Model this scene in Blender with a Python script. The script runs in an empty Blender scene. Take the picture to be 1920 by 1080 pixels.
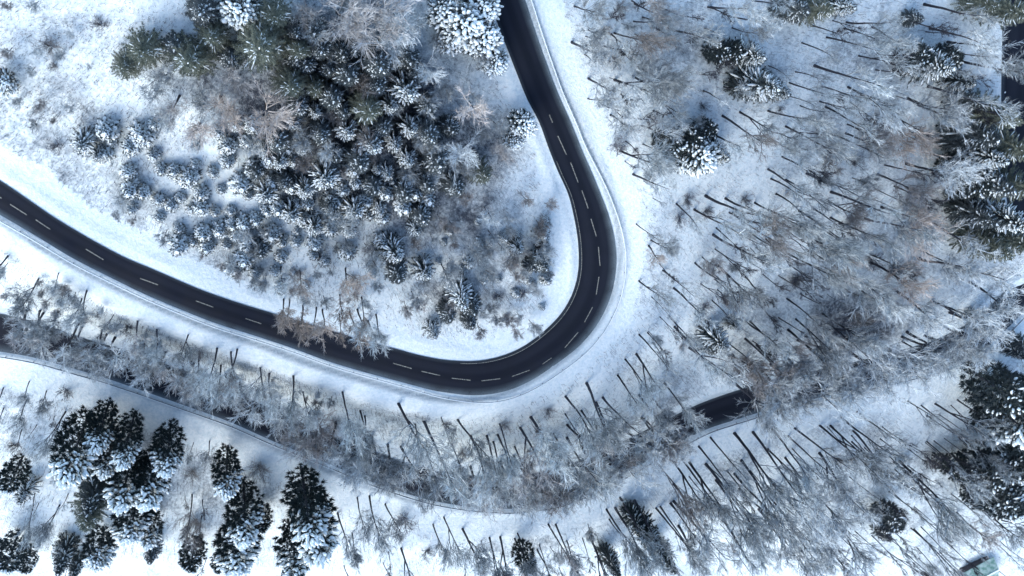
import bpy, math, random
import numpy as np
from mathutils import Vector, Matrix, Quaternion

random.seed(7)
RNG = np.random.default_rng(11)
C = bpy.context.scene.collection
SC = bpy.context.scene

# ------------------------------------------------------------------ camera
F = 1800.0                                   # focal length in pixels of a 1920 wide frame
CAM_H = 163.0
g = np.array([-480.0, 690.0, -F]); g /= np.linalg.norm(g)      # "down" seen from the camera
U = -g
Yc = np.array([0, 1.0, 0]) - g[1] * g; Yc /= np.linalg.norm(Yc)
Xc = np.cross(Yc, U)
RM = np.array([Xc, Yc, U])                   # camera axes -> world axes
CAM = np.array([0.0, 0.0, CAM_H])
cd = bpy.data.cameras.new('camera'); cam = bpy.data.objects.new('camera', cd); C.objects.link(cam)
cd.sensor_width = 36; cd.lens = 36 * F / 1920; cd.clip_end = 6000; cd.clip_start = 1
cam.matrix_world = Matrix.Translation(CAM) @ Matrix([list(r) for r in RM]).to_4x4()
SC.camera = cam

# ------------------------------------------------------------------ light
SUN_EL, SUN_AZ = 38.0, 215.0                 # azimuth measured from world +Y clockwise
w = bpy.data.worlds.new('World'); SC.world = w; w.use_nodes = True
nt = w.node_tree
sky = nt.nodes.new('ShaderNodeTexSky'); sky.sky_type = 'NISHITA'; sky.sun_disc = False
sky.sun_elevation = math.radians(SUN_EL); sky.sun_rotation = math.radians(SUN_AZ)
sky.air_density = 1.1; sky.dust_density = 1.2; sky.ozone_density = 2.0
bg = nt.nodes['Background']; bg.inputs['Strength'].default_value = 0.15
nt.links.new(sky.outputs[0], bg.inputs[0])
sl = bpy.data.lights.new('sun', 'SUN'); so = bpy.data.objects.new('sun', sl); C.objects.link(so)
sl.energy = 1.15; sl.angle = math.radians(50); sl.color = (1.0, 0.975, 0.92)
a = math.radians(SUN_AZ); e = math.radians(SUN_EL)
sd = Vector((math.sin(a) * math.cos(e), math.cos(a) * math.cos(e), math.sin(e)))
so.rotation_euler = sd.to_track_quat('Z', 'Y').to_euler()
SC.view_settings.view_transform = 'Standard'; SC.view_settings.look = 'None'
SC.view_settings.exposure = 1.3; SC.view_settings.gamma = 1.0
SC.render.engine = 'CYCLES'
SC.cycles.max_bounces = 6; SC.cycles.diffuse_bounces = 3; SC.cycles.glossy_bounces = 2
SC.cycles.filter_width = 1.5
SC.cycles.use_adaptive_sampling = True; SC.cycles.adaptive_threshold = 0.01
SC.cycles.use_denoising = True
SC.render.use_persistent_data = False

# ------------------------------------------------------------------ materials
def mat(name, col, rough=0.8, spec=0.3):
    m = bpy.data.materials.new(name); m.use_nodes = True
    b = m.node_tree.nodes['Principled BSDF']
    b.inputs['Base Color'].default_value = (*col, 1); b.inputs['Roughness'].default_value = rough
    b.inputs['Specular IOR Level'].default_value = spec
    return m, m.node_tree, b

def N(nt, t, **kw):
    n = nt.nodes.new(t)
    for k, v in kw.items():
        if k in n.inputs: n.inputs[k].default_value = v
        else: setattr(n, k, v)
    return n

def ramp(nt, src, p0, c0, p1, c1):
    r = nt.nodes.new('ShaderNodeValToRGB')
    r.color_ramp.elements[0].position = p0; r.color_ramp.elements[0].color = (*c0, 1) if len(c0) == 3 else c0
    r.color_ramp.elements[1].position = p1; r.color_ramp.elements[1].color = (*c1, 1) if len(c1) == 3 else c1
    nt.links.new(src, r.inputs[0]); return r

def mixc(nt, f, a, b):
    m = nt.nodes.new('ShaderNodeMix'); m.data_type = 'RGBA'
    for s, v in ((0, f), (6, a), (7, b)):
        if isinstance(v, bpy.types.NodeSocket): nt.links.new(v, m.inputs[s])
        else: m.inputs[s].default_value = v if s == 0 else (*v, 1)
    return m.outputs[2]

def mth(nt, op, a, b=None, clamp=False):
    m = nt.nodes.new('ShaderNodeMath'); m.operation = op; m.use_clamp = clamp
    for i, v in enumerate((a, b)):
        if v is None: continue
        if isinstance(v, bpy.types.NodeSocket): nt.links.new(v, m.inputs[i])
        else: m.inputs[i].default_value = v
    return m.outputs[0]

SNOW = (0.76, 0.87, 0.88)

def twig_material(name, bark, frost, amount):
    """bark with hoar frost and snow on the upper sides"""
    m, nt, b = mat(name, bark, 0.85, 0.2)
    geo = nt.nodes.new('ShaderNodeNewGeometry'); sep = nt.nodes.new('ShaderNodeSeparateXYZ')
    nt.links.new(geo.outputs['Normal'], sep.inputs[0])
    tc = nt.nodes.new('ShaderNodeTexCoord')
    no = N(nt, 'ShaderNodeTexNoise', Scale=1.3, Detail=3.0); nt.links.new(tc.outputs['Object'], no.inputs['Vector'])
    oi = nt.nodes.new('ShaderNodeObjectInfo')
    up = mth(nt, 'MULTIPLY', mth(nt, 'ADD', sep.outputs[2], 0.35), 0.9)
    f = mth(nt, 'MULTIPLY', up, mth(nt, 'MULTIPLY', mth(nt, 'ADD', no.outputs[0], -0.05), 1.6), True)
    f = mth(nt, 'MULTIPLY', f, mth(nt, 'MULTIPLY', mth(nt, 'ADD', oi.outputs['Random'], 0.7), amount), True)
    bc = mixc(nt, oi.outputs['Random'], bark, tuple(min(1, c * 1.8) for c in bark))
    nt.links.new(mixc(nt, f, bc, frost), b.inputs['Base Color'])
    return m

M = {}
M['bark'] = twig_material('bark', (0.018, 0.018, 0.024), (0.5, 0.55, 0.65), 0.12)
M['frost'] = twig_material('frosted_twigs', (0.036, 0.042, 0.05), (0.72, 0.80, 0.83), 1.0)
M['tan'] = twig_material('tan_twigs', (0.17, 0.125, 0.09), (0.7, 0.68, 0.66), 0.75)
M['brown'] = twig_material('brown_twigs', (0.07, 0.053, 0.046), (0.64, 0.67, 0.68), 0.72)
M['dry'] = twig_material('dry_stems', (0.04, 0.038, 0.045), (0.5, 0.56, 0.64), 0.3)

def needle_material(name, c0, c1):
    m, nt, b = mat(name, c0, 0.7, 0.25)
    tc = nt.nodes.new('ShaderNodeTexCoord')
    no = N(nt, 'ShaderNodeTexNoise', Scale=2.2, Detail=4.0); nt.links.new(tc.outputs['Object'], no.inputs['Vector'])
    geo = nt.nodes.new('ShaderNodeNewGeometry'); sep = nt.nodes.new('ShaderNodeSeparateXYZ')
    nt.links.new(geo.outputs['Normal'], sep.inputs[0])
    r = ramp(nt, no.outputs[0], 0.35, c0, 0.65, c1)
    f = mth(nt, 'MULTIPLY', mth(nt, 'ADD', sep.outputs[2], -0.45), mth(nt, 'ADD', no.outputs[0], 0.0), True)
    nt.links.new(mixc(nt, f, r.outputs[0], (0.5, 0.56, 0.62)), b.inputs['Base Color'])
    return m
M['needle'] = needle_material('dark_needles', (0.008, 0.016, 0.02), (0.028, 0.045, 0.042))
M['green'] = needle_material('green_needles', (0.05, 0.068, 0.055), (0.19, 0.21, 0.16))
m, nt, b = mat('snow_load', SNOW, 0.65, 0.25)
tc = nt.nodes.new('ShaderNodeTexCoord'); no = N(nt, 'ShaderNodeTexNoise', Scale=5.0, Detail=4.0)
nt.links.new(tc.outputs['Object'], no.inputs['Vector'])
bp = N(nt, 'ShaderNodeBump', Strength=0.5, Distance=0.1); nt.links.new(no.outputs[0], bp.inputs['Height']); nt.links.new(bp.outputs[0], b.inputs['Normal'])
nt.links.new(ramp(nt, no.outputs[0], 0.3, (0.64, 0.74, 0.78), 0.6, (0.86, 0.92, 0.92)).outputs[0], b.inputs['Base Color'])
M['snow'] = m

# ground: snow with leaf litter, painted forest shade and slush where the attributes say
m, nt, b = mat('snow_ground', SNOW, 0.7, 0.2)
geo = nt.nodes.new('ShaderNodeNewGeometry')
n1 = N(nt, 'ShaderNodeTexNoise', Scale=0.22, Detail=6.0, Roughness=0.65); n2 = N(nt, 'ShaderNodeTexNoise', Scale=1.6, Detail=8.0, Roughness=0.7)
n3 = N(nt, 'ShaderNodeTexNoise', Scale=7.0, Detail=5.0, Roughness=0.75)
for n in (n1, n2, n3): nt.links.new(geo.outputs['Position'], n.inputs['Vector'])
al = nt.nodes.new('ShaderNodeAttribute'); al.attribute_name = 'litter_shade'
asl = nt.nodes.new('ShaderNodeAttribute'); asl.attribute_name = 'slush'
mixn = mth(nt, 'ADD', mth(nt, 'MULTIPLY', n1.outputs[0], 0.45), mth(nt, 'ADD', mth(nt, 'MULTIPLY', n2.outputs[0], 0.4), mth(nt, 'MULTIPLY', n3.outputs[0], 0.3)))
# litter and painted shade show where noise < attribute threshold
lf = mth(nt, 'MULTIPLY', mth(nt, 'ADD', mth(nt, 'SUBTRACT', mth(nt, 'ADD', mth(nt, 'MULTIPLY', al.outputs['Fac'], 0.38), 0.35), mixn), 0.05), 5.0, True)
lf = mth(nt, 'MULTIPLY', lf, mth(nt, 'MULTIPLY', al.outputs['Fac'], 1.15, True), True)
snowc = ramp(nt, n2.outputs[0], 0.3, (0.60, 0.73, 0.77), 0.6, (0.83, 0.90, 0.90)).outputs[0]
litshadec = ramp(nt, n3.outputs[0], 0.35, (0.02, 0.027, 0.04), 0.7, (0.13, 0.15, 0.185)).outputs[0]  # bluish dark: litter tone that also paints in the shade under dense trees
c1 = mixc(nt, lf, snowc, litshadec)
sf = mth(nt, 'MULTIPLY', asl.outputs['Fac'], mth(nt, 'MULTIPLY', n3.outputs[0], 1.8), True)
c2 = mixc(nt, sf, c1, (0.17, 0.22, 0.25))
nt.links.new(c2, b.inputs['Base Color'])
bp = N(nt, 'ShaderNodeBump', Strength=0.7, Distance=0.35); nt.links.new(n2.outputs[0], bp.inputs['Height'])
bp2 = N(nt, 'ShaderNodeBump', Strength=0.6, Distance=0.08); nt.links.new(n3.outputs[0], bp2.inputs['Height']); nt.links.new(bp.outputs[0], bp2.inputs['Normal'])
nt.links.new(bp2.outputs[0], b.inputs['Normal'])
M['ground'] = m

m, nt, b = mat('asphalt', (0.02, 0.022, 0.028), 0.62, 0.16)
geo = nt.nodes.new('ShaderNodeNewGeometry')
n1 = N(nt, 'ShaderNodeTexNoise', Scale=0.35, Detail=5.0); n3 = N(nt, 'ShaderNodeTexNoise', Scale=14.0, Detail=6.0)
for n in (n1, n3): nt.links.new(geo.outputs['Position'], n.inputs['Vector'])
rr = ramp(nt, mth(nt, 'ADD', mth(nt, 'MULTIPLY', n1.outputs[0], 0.6), mth(nt, 'MULTIPLY', n3.outputs[0], 0.4)), 0.35, (0.003, 0.006, 0.012), 0.68, (0.007, 0.010, 0.019))
ae = nt.nodes.new('ShaderNodeAttribute'); ae.attribute_name = 'edge'     # wet slush and snow dust at the rims
ef = mth(nt, 'MULTIPLY', ae.outputs['Fac'], mth(nt, 'MULTIPLY', mth(nt, 'SUBTRACT', mth(nt, 'ADD', n3.outputs[0], mth(nt, 'MULTIPLY', n1.outputs[0], 0.6)), 0.45), 2.2, True), True)
atk = nt.nodes.new('ShaderNodeAttribute'); atk.attribute_name = 'track'
trk = mixc(nt, mth(nt, 'MULTIPLY', atk.outputs['Fac'], n1.outputs[0]), rr.outputs[0], (0.015, 0.019, 0.030))
nt.links.new(mixc(nt, ef, trk, (0.22, 0.28, 0.31)), b.inputs['Base Color'])
nt.links.new(ramp(nt, n1.outputs[0], 0.3, (0.6,) * 3, 0.7, (0.85,) * 3).outputs[0], b.inputs['Roughness'])
M['asphalt'] = m
m, nt, b = mat('road_paint', (0.42, 0.42, 0.34), 0.6, 0.3)
geo = nt.nodes.new('ShaderNodeNewGeometry'); n3 = N(nt, 'ShaderNodeTexNoise', Scale=6.0, Detail=5.0); nt.links.new(geo.outputs['Position'], n3.inputs['Vector'])
nt.links.new(ramp(nt, n3.outputs[0], 0.35, (0.05, 0.055, 0.06), 0.62, (0.3, 0.31, 0.27)).outputs[0], b.inputs['Base Color'])
M['paint'] = m
M['steel'] = mat('galvanised_steel', (0.18, 0.2, 0.23), 0.5, 0.5)[0]
m, nt, b = mat('green_roof', (0.12, 0.26, 0.2), 0.5, 0.4)
geo = nt.nodes.new('ShaderNodeNewGeometry'); n3 = N(nt, 'ShaderNodeTexNoise', Scale=1.2, Detail=6.0); nt.links.new(geo.outputs['Position'], n3.inputs['Vector'])
nt.links.new(ramp(nt, n3.outputs[0], 0.35, (0.09, 0.2, 0.16), 0.7, (0.36, 0.46, 0.44)).outputs[0], b.inputs['Base Color'])
M['roof'] = m
m, nt, b = mat('timber_wall', (0.07, 0.06, 0.07), 0.8, 0.2)
wv = N(nt, 'ShaderNodeTexWave', Scale=3.0, Distortion=1.0); geo = nt.nodes.new('ShaderNodeNewGeometry'); nt.links.new(geo.outputs['Position'], wv.inputs['Vector'])
nt.links.new(ramp(nt, wv.outputs[0], 0.1, (0.04, 0.035, 0.04), 0.5, (0.09, 0.08, 0.085)).outputs[0], b.inputs['Base Color'])
M['timber'] = m

# ------------------------------------------------------------------ mesh helpers
class MB:
    def __init__(s): s.v = []; s.f = []
    def tube(s, pts, rad, n=4, cap=True):
        base = len(s.v); k = len(pts)
        t = None
        for i in range(k):
            d = (pts[min(i + 1, k - 1)] - pts[max(i - 1, 0)])
            d = d.normalized() if d.length > 1e-6 else Vector((0, 0, 1))
            ref = Vector((0, 0, 1)) if abs(d.z) < 0.9 else Vector((1, 0, 0))
            x = d.cross(ref).normalized(); y = x.cross(d)
            for j in range(n):
                an = 2 * math.pi * j / n
                s.v.append(pts[i] + (x * math.cos(an) + y * math.sin(an)) * rad[i])
        for i in range(k - 1):
            for j in range(n):
                a0 = base + i * n + j; b0 = base + i * n + (j + 1) % n
                s.f.append((a0, b0, b0 + n, a0 + n))
        if cap:
            s.f.append(tuple(base + (k - 1) * n + j for j in range(n)))
    def spike(s, p, q, r):
        d = (q - p)
        if d.length < 1e-5: return
        d.normalize(); ref = Vector((0, 0, 1)) if abs(d.z) < 0.9 else Vector((1, 0, 0))
        x = d.cross(ref).normalized(); y = x.cross(d)
        b = len(s.v)
        s.v += [p + y * r, p + x * r * .87 - y * r * .5, p - x * r * .87 - y * r * .5, q]
        s.f += [(b, b + 1, b + 3), (b + 1, b + 2, b + 3), (b + 2, b, b + 3)]
    def blob(s, p, ax, l, wd, h, n=6, k=4):
        """lumpy pad of snow lying along ax"""
        ax = ax.normalized(); sd_ = ax.cross(Vector((0, 0, 1)))
        sd_ = sd_.normalized() if sd_.length > 0.1 else Vector((1, 0, 0)); up = sd_.cross(ax)
        b = len(s.v)
        s.v.append(p - ax * l)
        for i in range(1, k):
            th = math.pi * i / k
            for j in range(n):
                an = 2 * math.pi * j / n; q = random.uniform(0.75, 1.22)
                s.v.append(p - ax * l * math.cos(th) + (sd_ * math.cos(an) * wd + up * math.sin(an) * h) * math.sin(th) * q)
        s.v.append(p + ax * l); e_ = len(s.v) - 1
        for j in range(n):
            s.f.append((b, b + 1 + (j + 1) % n, b + 1 + j))
            for i in range(k - 2):
                a0 = b + 1 + i * n + j; b0 = b + 1 + i * n + (j + 1) % n
                s.f.append((a0, b0, b0 + n, a0 + n))
            o = b + 1 + (k - 2) * n
            s.f.append((o + j, o + (j + 1) % n, e_))
    def box(s, c, sx, sy, sz, rz=0.0, zc=False):
        b = len(s.v); ca, sa = math.cos(rz), math.sin(rz)
        for dz in (-sz / 2, sz / 2):
            for dx, dy in ((-sx / 2, -sy / 2), (sx / 2, -sy / 2), (sx / 2, sy / 2), (-sx / 2, sy / 2)):
                s.v.append(Vector((c[0] + dx * ca - dy * sa, c[1] + dx * sa + dy * ca, c[2] + dz)))
        s.f += [(b, b + 3, b + 2, b + 1), (b + 4, b + 5, b + 6, b + 7)] + [(b + i, b + (i + 1) % 4, b + 4 + (i + 1) % 4, b + 4 + i) for i in range(4)]
    def mesh(s, name, m, smooth=False):
        me = bpy.data.meshes.new(name); me.from_pydata([tuple(v) for v in s.v], [], s.f)
        me.materials.append(m)
        if smooth: me.polygons.foreach_set('use_smooth', [True] * len(me.polygons))
        me.update(); return me

def link(name, me, parent=None):
    o = bpy.data.objects.new(name, me); C.objects.link(o)
    if parent: o.parent = parent
    return o

def tag(o, label=None, cat=None, group=None, kind=None):
    if label: o['label'] = label
    if cat: o['category'] = cat
    if group: o['group'] = group
    if kind: o['kind'] = kind
    return o

# ------------------------------------------------------------------ terrain
PA, PB = 0.03, 0.0           # gentle overall tilt of the hillside
REF = None
def ray(px, py):
    d = RM.T @ np.array([px - 960.0, 540.0 - py, -F])
    return RM @ np.array([px - 960.0, 540.0 - py, -F])
def on_plane(px, py, dz=0.0):
    d = ray(px, py)          # z = PA*(x-100) + PB*y + dz
    t = (PA * (CAM[0] - 100) + PB * CAM[1] + dz - CAM[2]) / (d[2] - PA * d[0] - PB * d[1])
    return CAM + d * t
DROP = -9.0

def resample(pts, n):
    pts = np.array(pts, float)
    # Catmull-Rom style smoothing by dense linear resample + blur
    seg = np.r_[0, np.cumsum(np.linalg.norm(np.diff(pts, axis=0), axis=1))]
    t = np.linspace(0, seg[-1], n)
    out = np.stack([np.interp(t, seg, pts[:, k]) for k in range(pts.shape[1])], 1)
    w_ = max(3, n // 60)
    ker = np.hanning(2 * w_ + 1 + 2)[1:-1]; ker /= ker.sum()
    pad = np.concatenate([out[:1] + (out[:1] - out[1:w_ + 1][::-1]), out, out[-1:] + (out[-1:] - out[-w_ - 1:-1][::-1])])
    return np.stack([np.convolve(pad[:, k], ker, 'valid') for k in range(out.shape[1])], 1)

UP_IN = [(850,-200),(886,-90),(917,0),(935,50),(962,120),(988,187),(1011,227),(1028,277),(1048,327),(1065,360),(1075,400),(1083,443),(1086,487),(1083,520),(1075,547),(1063,573),(1043,600),(1010,630),(977,653),(947,666),(913,675),(880,678),(830,675),(780,665),(740,653),(680,638),(613,617),(547,598),(480,578),(447,568),(380,545),(333,525),(283,503),(233,483),(167,447),(100,407),(43,367),(0,338),(-60,302),(-200,215)]
UP_OUT = [(918,-200),(953,-90),(985,0),(1000,47),(1023,113),(1048,180),(1070,227),(1092,283),(1113,330),(1125,360),(1140,397),(1152,440),(1157,483),(1154,520),(1147,553),(1133,587),(1113,620),(1083,653),(1043,683),(1000,712),(960,731),(920,740),(880,742),(813,733),(770,721),(680,697),(613,677),(547,652),(480,630),(400,605),(333,578),(267,550),(200,517),(133,483),(67,442),(0,403),(-60,367),(-200,282)]
LO_N = [(-200,560),(-80,575),(0,588),(57,600),(183,643),(237,655),(320,686),(400,715),(505,765),(543,785),(607,810),(703,847),(740,861),(797,878),(847,889),(900,893),(960,893),(1020,885),(1120,852),(1203,810),(1303,760),(1350,742),(1450,712),(1550,690),(1650,668),(1750,640),(1830,600),(1890,540),(1935,460),(1990,330)]
LO_S = [(-200,630),(-80,648),(0,659),(67,670),(133,690),(187,705),(260,730),(340,758),(430,790),(513,828),(613,868),(687,900),(763,926),(813,940),(880,951),(960,955),(1043,945),(1120,915),(1200,872),(1270,832),(1327,803),(1380,787),(1450,765),(1550,743),(1650,720),(1760,693),(1850,655),(1915,590),(1975,505),(2040,370)]
RT_W = [(1885,-150),(1882,-60),(1880,30),(1878,110),(1877,190),(1878,300),(1895,430),(1935,460)]
RT_E = [(1960,-150),(1957,-60),(1955,30),(1953,110),(1952,190),(1953,300),(1962,400),(1990,430)]

def strip(pin, pout, n, dz):
    A = resample([on_plane(x, y, dz)[:2] for x, y in pin], n)
    B = resample([on_plane(x, y, dz)[:2] for x, y in pout], n)
    return A, B
NU = 420
uA, uB = strip(UP_IN, UP_OUT, NU, 0.0); uC = (uA + uB) / 2
lA, lB = strip(LO_N, LO_S, 420, DROP); lC = (lA + lB) / 2
rA, rB = strip(RT_W, RT_E, 90, -3.0); rC = (rA + rB) / 2

def seg_dist(P, line):
    """signed distance (positive on the right of the line's direction) of points P (n,2)"""
    best = np.full(len(P), 1e9); sg = np.ones(len(P)); idx = np.zeros(len(P), int)
    # coarse vertices first for speed
    for i in range(len(line) - 1):
        a_, b_ = line[i], line[i + 1]; d = b_ - a_; L = (d * d).sum()
        t = np.clip(((P - a_) @ d) / L, 0, 1)
        q = P - (a_ + t[:, None] * d); dist = np.hypot(q[:, 0], q[:, 1])
        mk = dist < best
        best[mk] = dist[mk]; idx[mk] = i
        cr = d[0] * (P[:, 1] - a_[1]) - d[1] * (P[:, 0] - a_[0])
        sg[mk] = np.where(cr[mk] > 0, -1, 1)
    return best * sg, idx

def inpoly(P, poly):
    r = np.zeros(len(P), bool); j = len(poly) - 1
    for i in range(len(poly)):
        xi, yi = poly[i]; xj, yj = poly[j]
        c = ((yi > P[:, 1]) != (yj > P[:, 1])) & (P[:, 0] < (xj - xi) * (P[:, 1] - yi) / (yj - yi + 1e-12) + xi)
        r ^= c; j = i
    return r

def vnoise(X, Y, scale, seed, octv=4):
    out = np.zeros_like(X); amp = 1.0; tot = 0
    for o in range(octv):
        r = np.random.default_rng(seed + o); G = r.random((128, 128))
        x = X / scale * (2 ** o) + 1000.3; y = Y / scale * (2 ** o) + 1000.7
        xi = np.floor(x).astype(int); yi = np.floor(y).astype(int); fx = x - xi; fy = y - yi
        fx = fx * fx * (3 - 2 * fx); fy = fy * fy * (3 - 2 * fy)
        a_ = G[xi % 128, yi % 128]; b_ = G[(xi + 1) % 128, yi % 128]; c_ = G[xi % 128, (yi + 1) % 128]; d_ = G[(xi + 1) % 128, (yi + 1) % 128]
        out += amp * ((a_ * (1 - fx) + b_ * fx) * (1 - fy) + (c_ * (1 - fx) + d_ * fx) * fy - 0.5); tot += amp; amp *= 0.5
    return out / tot

def sstep(x): x = np.clip(x, 0, 1); return x * x * (3 - 2 * x)

# centre lines thinned for distance work
uT, lT, rT = uC[::5], lC[::5], rC[::6]
uW = np.linalg.norm(uA - uB, axis=1) / 2; lW = np.linalg.norm(lA - lB, axis=1) / 2
xs = np.concatenate([[-2500, -1500, -900, -500, -300, -200, -160], np.arange(-130, 245, 0.65), [260, 300, 380, 500, 900, 1500, 2500]])
ys = np.concatenate([[-2500, -1500, -900, -500, -350, -260], np.arange(-225, 60, 0.65), [75, 100, 150, 250, 500, 900, 1500, 2500]])
GX, GY = np.meshgrid(xs, ys, indexing='ij'); P = np.stack([GX.ravel(), GY.ravel()], 1)
du, iu = seg_dist(P, uT); dl, il = seg_dist(P, lT); dr, ir = seg_dist(P, rT)
# on the upper road the direction runs from the top of the picture to the left edge
hu = uW[np.clip(iu * 5, 0, NU - 1)]; hl = lW[np.clip(il * 5, 0, 419)]
# which side of each road: inside of the bend / north of the lower road
a0 = on_plane(700, 400)[:2]; s0 = seg_dist(np.array([a0]), uT)[0][0]
if s0 > 0: du = -du          # now: negative inside the bend, positive outside
a1 = on_plane(700, 1000, DROP)[:2]; s1 = seg_dist(np.array([a1]), lT)[0][0]
if s1 < 0: dl = -dl          # negative north of the lower road, positive south
eu = np.abs(du) - hu; el = np.abs(dl) - hl; er = np.abs(dr) - 3.6
plane = PA * (P[:, 0] - 100) + PB * P[:, 1]
plane = np.clip(plane, -12, 12)
tt = np.clip(du - hu - 2.5, 0, None); t2 = np.clip(-(dl) - hl - 1.0, 0, None)
T = np.where(dl > 0, 1.0, np.where(du < 0, 0.0, tt / (tt + t2 + 1e-6)))
T = sstep(T)
B0 = plane + DROP * T
# level pad for the right hand road
mr = sstep(1 - np.clip(er, 0, 14) / 14); B0 = B0 * (1 - mr) + (plane - 3.0) * mr
B0 = np.where(el < 4, np.where(er > 10, B0, plane + DROP * np.clip(er, 0, 10) / 10 - 3 * (1 - np.clip(er, 0, 10) / 10)), B0)
emin = np.minimum(np.minimum(eu, el), er)
away = sstep((emin - 1.0) / 9.0)
hill = 6.0 * sstep((np.clip(-du, 0, 60) - 6) / 45)
Z = B0 + away * (vnoise(P[:, 0], P[:, 1], 34, 3) * 4.5 + vnoise(P[:, 0], P[:, 1], 5, 9, 3) * 0.9) + np.where(du < 0, hill, 0) * away
Z -= np.where(dl > 0, sstep((dl - 8) / 80) * 6, 0) * away
# snow banks thrown up by the plough
bank = lambda e_, h_: h_ * np.exp(-((e_ - 0.8) / 0.55) ** 2)
Z += (bank(eu, 0.35) + bank(el, 0.25)) * np.clip(0.75 + 2.2 * vnoise(P[:, 0], P[:, 1], 2.5, 21, 3), 0.1, 2)
Z = Z - np.where(emin < 0.05 + 0.9 * vnoise(P[:, 0], P[:, 1], 1.6, 31, 2), 0.10, np.where(emin < 0, -0.06, 0))      # ground passes just under the asphalt
Zg = Z.reshape(GX.shape)

def hgt(x, y):
    i = np.clip(np.searchsorted(xs, x) - 1, 0, len(xs) - 2); j = np.clip(np.searchsorted(ys, y) - 1, 0, len(ys) - 2)
    fx = (x - xs[i]) / (xs[i + 1] - xs[i]); fy = (y - ys[j]) / (ys[j + 1] - ys[j])
    return (Zg[i, j] * (1 - fx) + Zg[i + 1, j] * fx) * (1 - fy) + (Zg[i, j + 1] * (1 - fx) + Zg[i + 1, j + 1] * fx) * fy

def at(px, py, lift=0.0):
    """ground point under the thing whose point `lift` metres up is seen at that pixel"""
    d = ray(px, py); z = lift
    for _ in range(14):
        t = (z - CAM[2]) / d[2]; p = CAM + d * t
        z = 0.5 * z + 0.5 * (float(hgt(p[0], p[1])) + lift)
    return Vector((p[0], p[1], float(hgt(p[0], p[1]))))

def world_poly(pts): return [tuple(at(x, y)[:2]) for x, y in pts]
def project(p):
    c = RM.T @ (np.array(p) - CAM); return 960 - F * c[0] / c[2], 540 + F * c[1] / c[2]
def pxm(p):                                   # pixels (of 1920) per metre at point p
    c = RM.T @ (np.array(p) - CAM); return F / -c[2]

# leaf litter and forest shade painted into the ground as soft blobs
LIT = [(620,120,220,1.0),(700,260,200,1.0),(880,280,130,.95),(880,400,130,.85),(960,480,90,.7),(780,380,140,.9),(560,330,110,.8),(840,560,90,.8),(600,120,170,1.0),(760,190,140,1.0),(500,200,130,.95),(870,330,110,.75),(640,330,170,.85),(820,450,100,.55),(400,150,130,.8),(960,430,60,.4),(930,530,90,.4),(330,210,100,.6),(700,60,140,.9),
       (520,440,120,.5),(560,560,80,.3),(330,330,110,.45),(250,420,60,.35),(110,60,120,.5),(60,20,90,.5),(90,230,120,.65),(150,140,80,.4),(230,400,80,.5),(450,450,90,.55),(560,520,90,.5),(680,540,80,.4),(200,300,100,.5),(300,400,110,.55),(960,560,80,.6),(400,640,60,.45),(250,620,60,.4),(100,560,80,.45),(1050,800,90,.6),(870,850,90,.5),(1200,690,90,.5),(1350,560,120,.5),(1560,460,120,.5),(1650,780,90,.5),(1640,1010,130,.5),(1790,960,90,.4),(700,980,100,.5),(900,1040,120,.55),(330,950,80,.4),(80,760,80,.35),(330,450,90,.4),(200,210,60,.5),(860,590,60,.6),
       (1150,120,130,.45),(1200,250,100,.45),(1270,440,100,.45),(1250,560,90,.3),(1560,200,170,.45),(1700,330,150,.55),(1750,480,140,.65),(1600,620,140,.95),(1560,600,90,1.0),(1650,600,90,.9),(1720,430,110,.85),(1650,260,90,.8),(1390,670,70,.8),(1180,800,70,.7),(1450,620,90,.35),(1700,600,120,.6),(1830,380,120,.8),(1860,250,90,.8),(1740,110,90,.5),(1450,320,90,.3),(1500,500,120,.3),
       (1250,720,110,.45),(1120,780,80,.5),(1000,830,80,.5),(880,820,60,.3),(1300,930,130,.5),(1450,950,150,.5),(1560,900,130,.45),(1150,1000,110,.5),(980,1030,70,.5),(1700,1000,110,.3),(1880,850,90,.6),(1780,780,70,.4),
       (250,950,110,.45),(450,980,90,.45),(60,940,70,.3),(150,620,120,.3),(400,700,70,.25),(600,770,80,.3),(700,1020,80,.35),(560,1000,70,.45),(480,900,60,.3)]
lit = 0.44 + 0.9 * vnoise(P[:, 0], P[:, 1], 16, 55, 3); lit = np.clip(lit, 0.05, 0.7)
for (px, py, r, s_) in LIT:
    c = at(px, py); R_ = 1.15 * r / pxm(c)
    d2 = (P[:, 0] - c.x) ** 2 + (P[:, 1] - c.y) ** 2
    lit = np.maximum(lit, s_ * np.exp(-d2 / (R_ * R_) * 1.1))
INNER = world_poly([(-150,120),(0,275),(90,320),(170,390),(250,430),(350,480),(470,535),(560,575),(700,612),(780,632),(900,640),(975,612),(1020,570),(1040,500),(1036,430),(1008,350),(998,290),(975,250),(950,190),(925,130),(905,60),(870,-60),(300,-160),(-150,-160)])
inner = inpoly(P, INNER)
clear = np.where(du < 0, np.where(inner, 1.0, 0.0), sstep((eu - 2.5) / 3))
clear = np.minimum(clear, np.where((dl > 0) & (du > 0), sstep((el - 5.0) / 3), 1))
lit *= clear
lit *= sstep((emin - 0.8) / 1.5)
slush = np.exp(-((eu - 0.1) / 0.65) ** 2) * np.where(du > 0, 0.8, 0.2) + np.exp(-((el - 0.2) / 0.7) ** 2) * 0.5
nx, ny = GX.shape
I = np.arange(nx * ny).reshape(nx, ny)
quads = np.stack([I[:-1, :-1], I[1:, :-1], I[1:, 1:], I[:-1, 1:]], -1).reshape(-1, 4)
me = bpy.data.meshes.new('ground')
me.vertices.add(nx * ny); me.vertices.foreach_set('co', np.stack([P[:, 0], P[:, 1], Z], 1).ravel().astype('f4'))
me.loops.add(quads.size); me.loops.foreach_set('vertex_index', quads.ravel().astype('i4'))
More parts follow.
